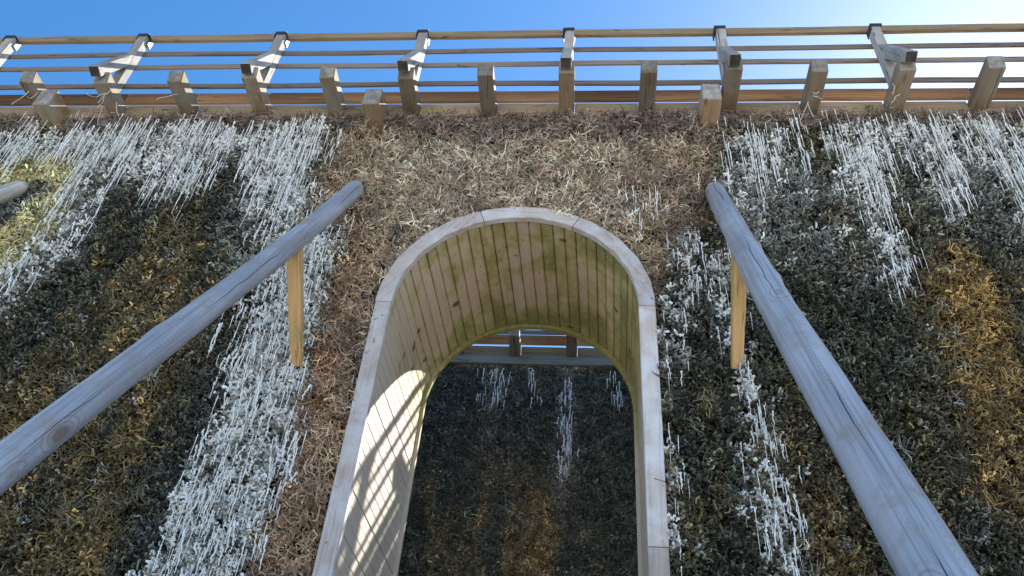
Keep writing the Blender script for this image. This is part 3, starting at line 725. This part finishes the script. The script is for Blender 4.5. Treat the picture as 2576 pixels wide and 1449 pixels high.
# lining planks, running through the wall
RL = .896; pw = math.pi * RL / 29
def plank(c0, tang, nrm, w):
    me = box_mesh('lining_plank', (TL - .06) * S, w * S - .0035, .03 * S, M_LIN, .0035)
    y0_, y1_ = .055, TL - .005
    p0 = W(c0[0] + DL * y0_ / TL, y0_, c0[1]); p1 = W(c0[0] + DL * y1_ / TL, y1_, c0[1])
    off = random.uniform(-.0015, .0025)
    n3 = Vector((nrm[0], 0, nrm[1])); link('lining_plank', me, frame(p1 - p0, n3, (p0 + p1) / 2 + n3 * (.015 * S + off)), arch)
for i in range(29):
    a = math.pi * (i + .5) / 29
    plank((RL * math.cos(a), RL * math.sin(a)), None, (math.cos(a), math.sin(a)), pw)
zp = 0
while zp > ZG + pw:
    w_ = pw
    for sg in (-1, 1): plank((sg * RL, zp - w_ / 2), None, (sg, 0), w_)
    zp -= w_
# rear surround
for a0, a1 in ((0, 60), (60, 120), (120, 180)):
    arc_board('rear_surround_board', rad(a0 + .1), rad(a1 - .1), RB, .985, TL, TL + .05, M_LIN, DL)
for sg in (-1, 1):
    timber('rear_surround_board', W(DL + sg * (RB + .985) / 2, TL + .025, -.002), W(DL + sg * (RB + .985) / 2, TL + .025, ZG), .05 * S, (.985 - RB) * S, M_LIN, arch, up=(1, 0, 0))

# ---------------------------------------------------------------- raking logs and their struts
def log_thing(name, p_top, p_bot, r_top, r_bot, seed, label, spin=0, mat=None):
    random.seed(seed); p0, p1 = W(*p_top), W(*p_bot); L_ = (p1 - p0).length; nl, ns = 110, 32
    d = (p1 - p0).normalized(); V = []; F = []; UV = []
    knots = [(random.uniform(.2, L_), random.uniform(0, 6.28), random.uniform(.004, .012)) for _ in range(18)]
    bow = random.uniform(-.02, .02)
    for i in range(nl + 1):
        t = i / nl; X = t * L_; r = (r_top + (r_bot - r_top) * t) * S
        if X < .10: r *= .80 + .20 * math.sqrt(max(0, 1 - ((.10 - X) / .10) ** 2))
        cy_, cz_ = bow * math.sin(math.pi * t), .012 * math.sin(t * 9 + seed)
        for s in range(ns):
            a = 2 * math.pi * s / ns; rr = r * (1 + .024 * math.sin(3 * a + X * 1.3 + seed) + .016 * math.sin(5 * a - X * 3.1 + seed * 3) + .014 * math.sin(X * 6 + 2 * a + seed * 2))
            for (kx, ka, kh) in knots:
                da = (a - ka + math.pi) % (2 * math.pi) - math.pi; rr += kh * math.exp(-((X - kx) / .07) ** 2 - (da / .45) ** 2)
            V.append((X, cy_ + rr * math.cos(a), cz_ + rr * math.sin(a)))
    for i in range(nl):
        for s in range(ns):
            b_ = (s + 1) % ns; F.append((i * ns + s, (i + 1) * ns + s, (i + 1) * ns + b_, i * ns + b_)); u0, u1 = s / ns, (s + 1) / ns; v0, v1 = i / nl * L_, (i + 1) / nl * L_
            UV += [(u0, v0), (u0, v1), (u1, v1), (u1, v0)]
    F.append(tuple(range(ns))); UV += [(.5, .0)] * ns
    F.append(tuple(reversed(range(nl * ns, (nl + 1) * ns)))); UV += [(.5, L_)] * ns
    me = new_mesh(name, V, F, mat or M_LOG, True); uvl = me.uv_layers.new(name='UVMap'); uvl.data.foreach_set('uv', np.array(UV, np.float32).ravel())
    fm = frame(p1 - p0, (0, -1, 0), p0) @ Matrix.Rotation(spin, 4, 'X')
    o = link(name, me, fm); tag(o, label, 'log', 'raking logs propping the brushwood wall'); return o
def along(a, b_, t): return tuple(p + (q - p) * t for p, q in zip(a, b_))
LT, LB = (-1.384, .03, 1.264), (-1.59, -2.03, -2.65)
dv = np.array(LB) - np.array(LT); LB = tuple(np.array(LT) + dv * ((ZG + .0 - LT[2]) / dv[2]))
RT, RB_ = (1.501, .03, 1.258), (1.478, -2.23, -2.81)
dv = np.array(RB_) - np.array(RT); RB_ = tuple(np.array(RT) + dv * ((ZG - RT[2]) / dv[2]))
FT, FB = (-4.30, .03, 1.25), tuple(np.array([-4.30, .03, 1.25]) + (np.array(LB) - np.array(LT)))
logL = log_thing('raking_log', LT, LB, .072, .077, 3, 'grey raking log left of the arch, sloping down to the lower left corner')
logR = log_thing('raking_log', RT, RB_, .077, .106, 5, 'grey cracked raking log right of the arch, widening towards the lower right corner', 1.2)
logF = log_thing('raking_log', FT, FB, .062, .15, 8, 'pale log end poking in at the left edge beside the yellowish twigs', .5, M_LOG_PALE)
link('bearing_block', box_mesh('bearing_block', .16, .07, .07, M_STRUT, .005), frame((0, -.4, -1), (1, 0, 0), W(-1.47, -.03, 1.0)), logL)
def strut(x, top, bot, label):
    p0, p1 = W(x, *top), W(x, *bot); L_ = (p1 - p0).length
    bm = bmesh.new(); bmesh.ops.create_cube(bm, size=1)
    for v in bm.verts: v.co = Vector((v.co.x * L_, v.co.y * .10 * S, v.co.z * .085 * S))
    # wall end cut to a blunt wedge
    for v in bm.verts:
        if v.co.x > 0: v.co.y *= .74; v.co.z *= .8
    bmesh.ops.bevel(bm, geom=list(bm.edges), offset=.006, segments=1, affect='EDGES')
    me = bpy.data.meshes.new('wooden_strut'); bm.to_mesh(me); bm.free(); me.materials.append(M_STRUT)
    o = link('wooden_strut', me, frame(p1 - p0, (0, -1, -.9), (p0 + p1) / 2)); return tag(o, label, 'strut', 'pale struts between logs and wall')
strut(-1.452, (-.60, .02), (.03, -.565), 'short pale orange strut under the log left of the arch')
strut(1.512, (-.53, .08), (.04, -.50), 'short pale orange strut under the log right of the arch')

# straw caught under the beam noses
random.seed(31); mb = MB()
for (sx, n_) in ((-4.45, 4), (-3.85, 3), (-3.83, 3), (-3.1, 1), (2.39, 4), (3.08, 2)):
    for q in range(n_):
        p = np.array(W(sx + random.uniform(-.09, .09), random.uniform(-.32, -.12), 2.19)); d = np.array([random.gauss(0, .5), random.gauss(0, .3), -1.]); pts = [p]
        for k in range(5):
            d = d + np.array([random.gauss(0, .25), random.gauss(0, .25), 0]); d /= np.linalg.norm(d); pts.append(pts[-1] + d * random.uniform(.015, .045))
        mb.add(*tube(pts, [.0022] * 6, 3))
o = link('loose_straw', mb.mesh('loose_straw', M_ICE), None, wall); o['kind'] = 'stuff'
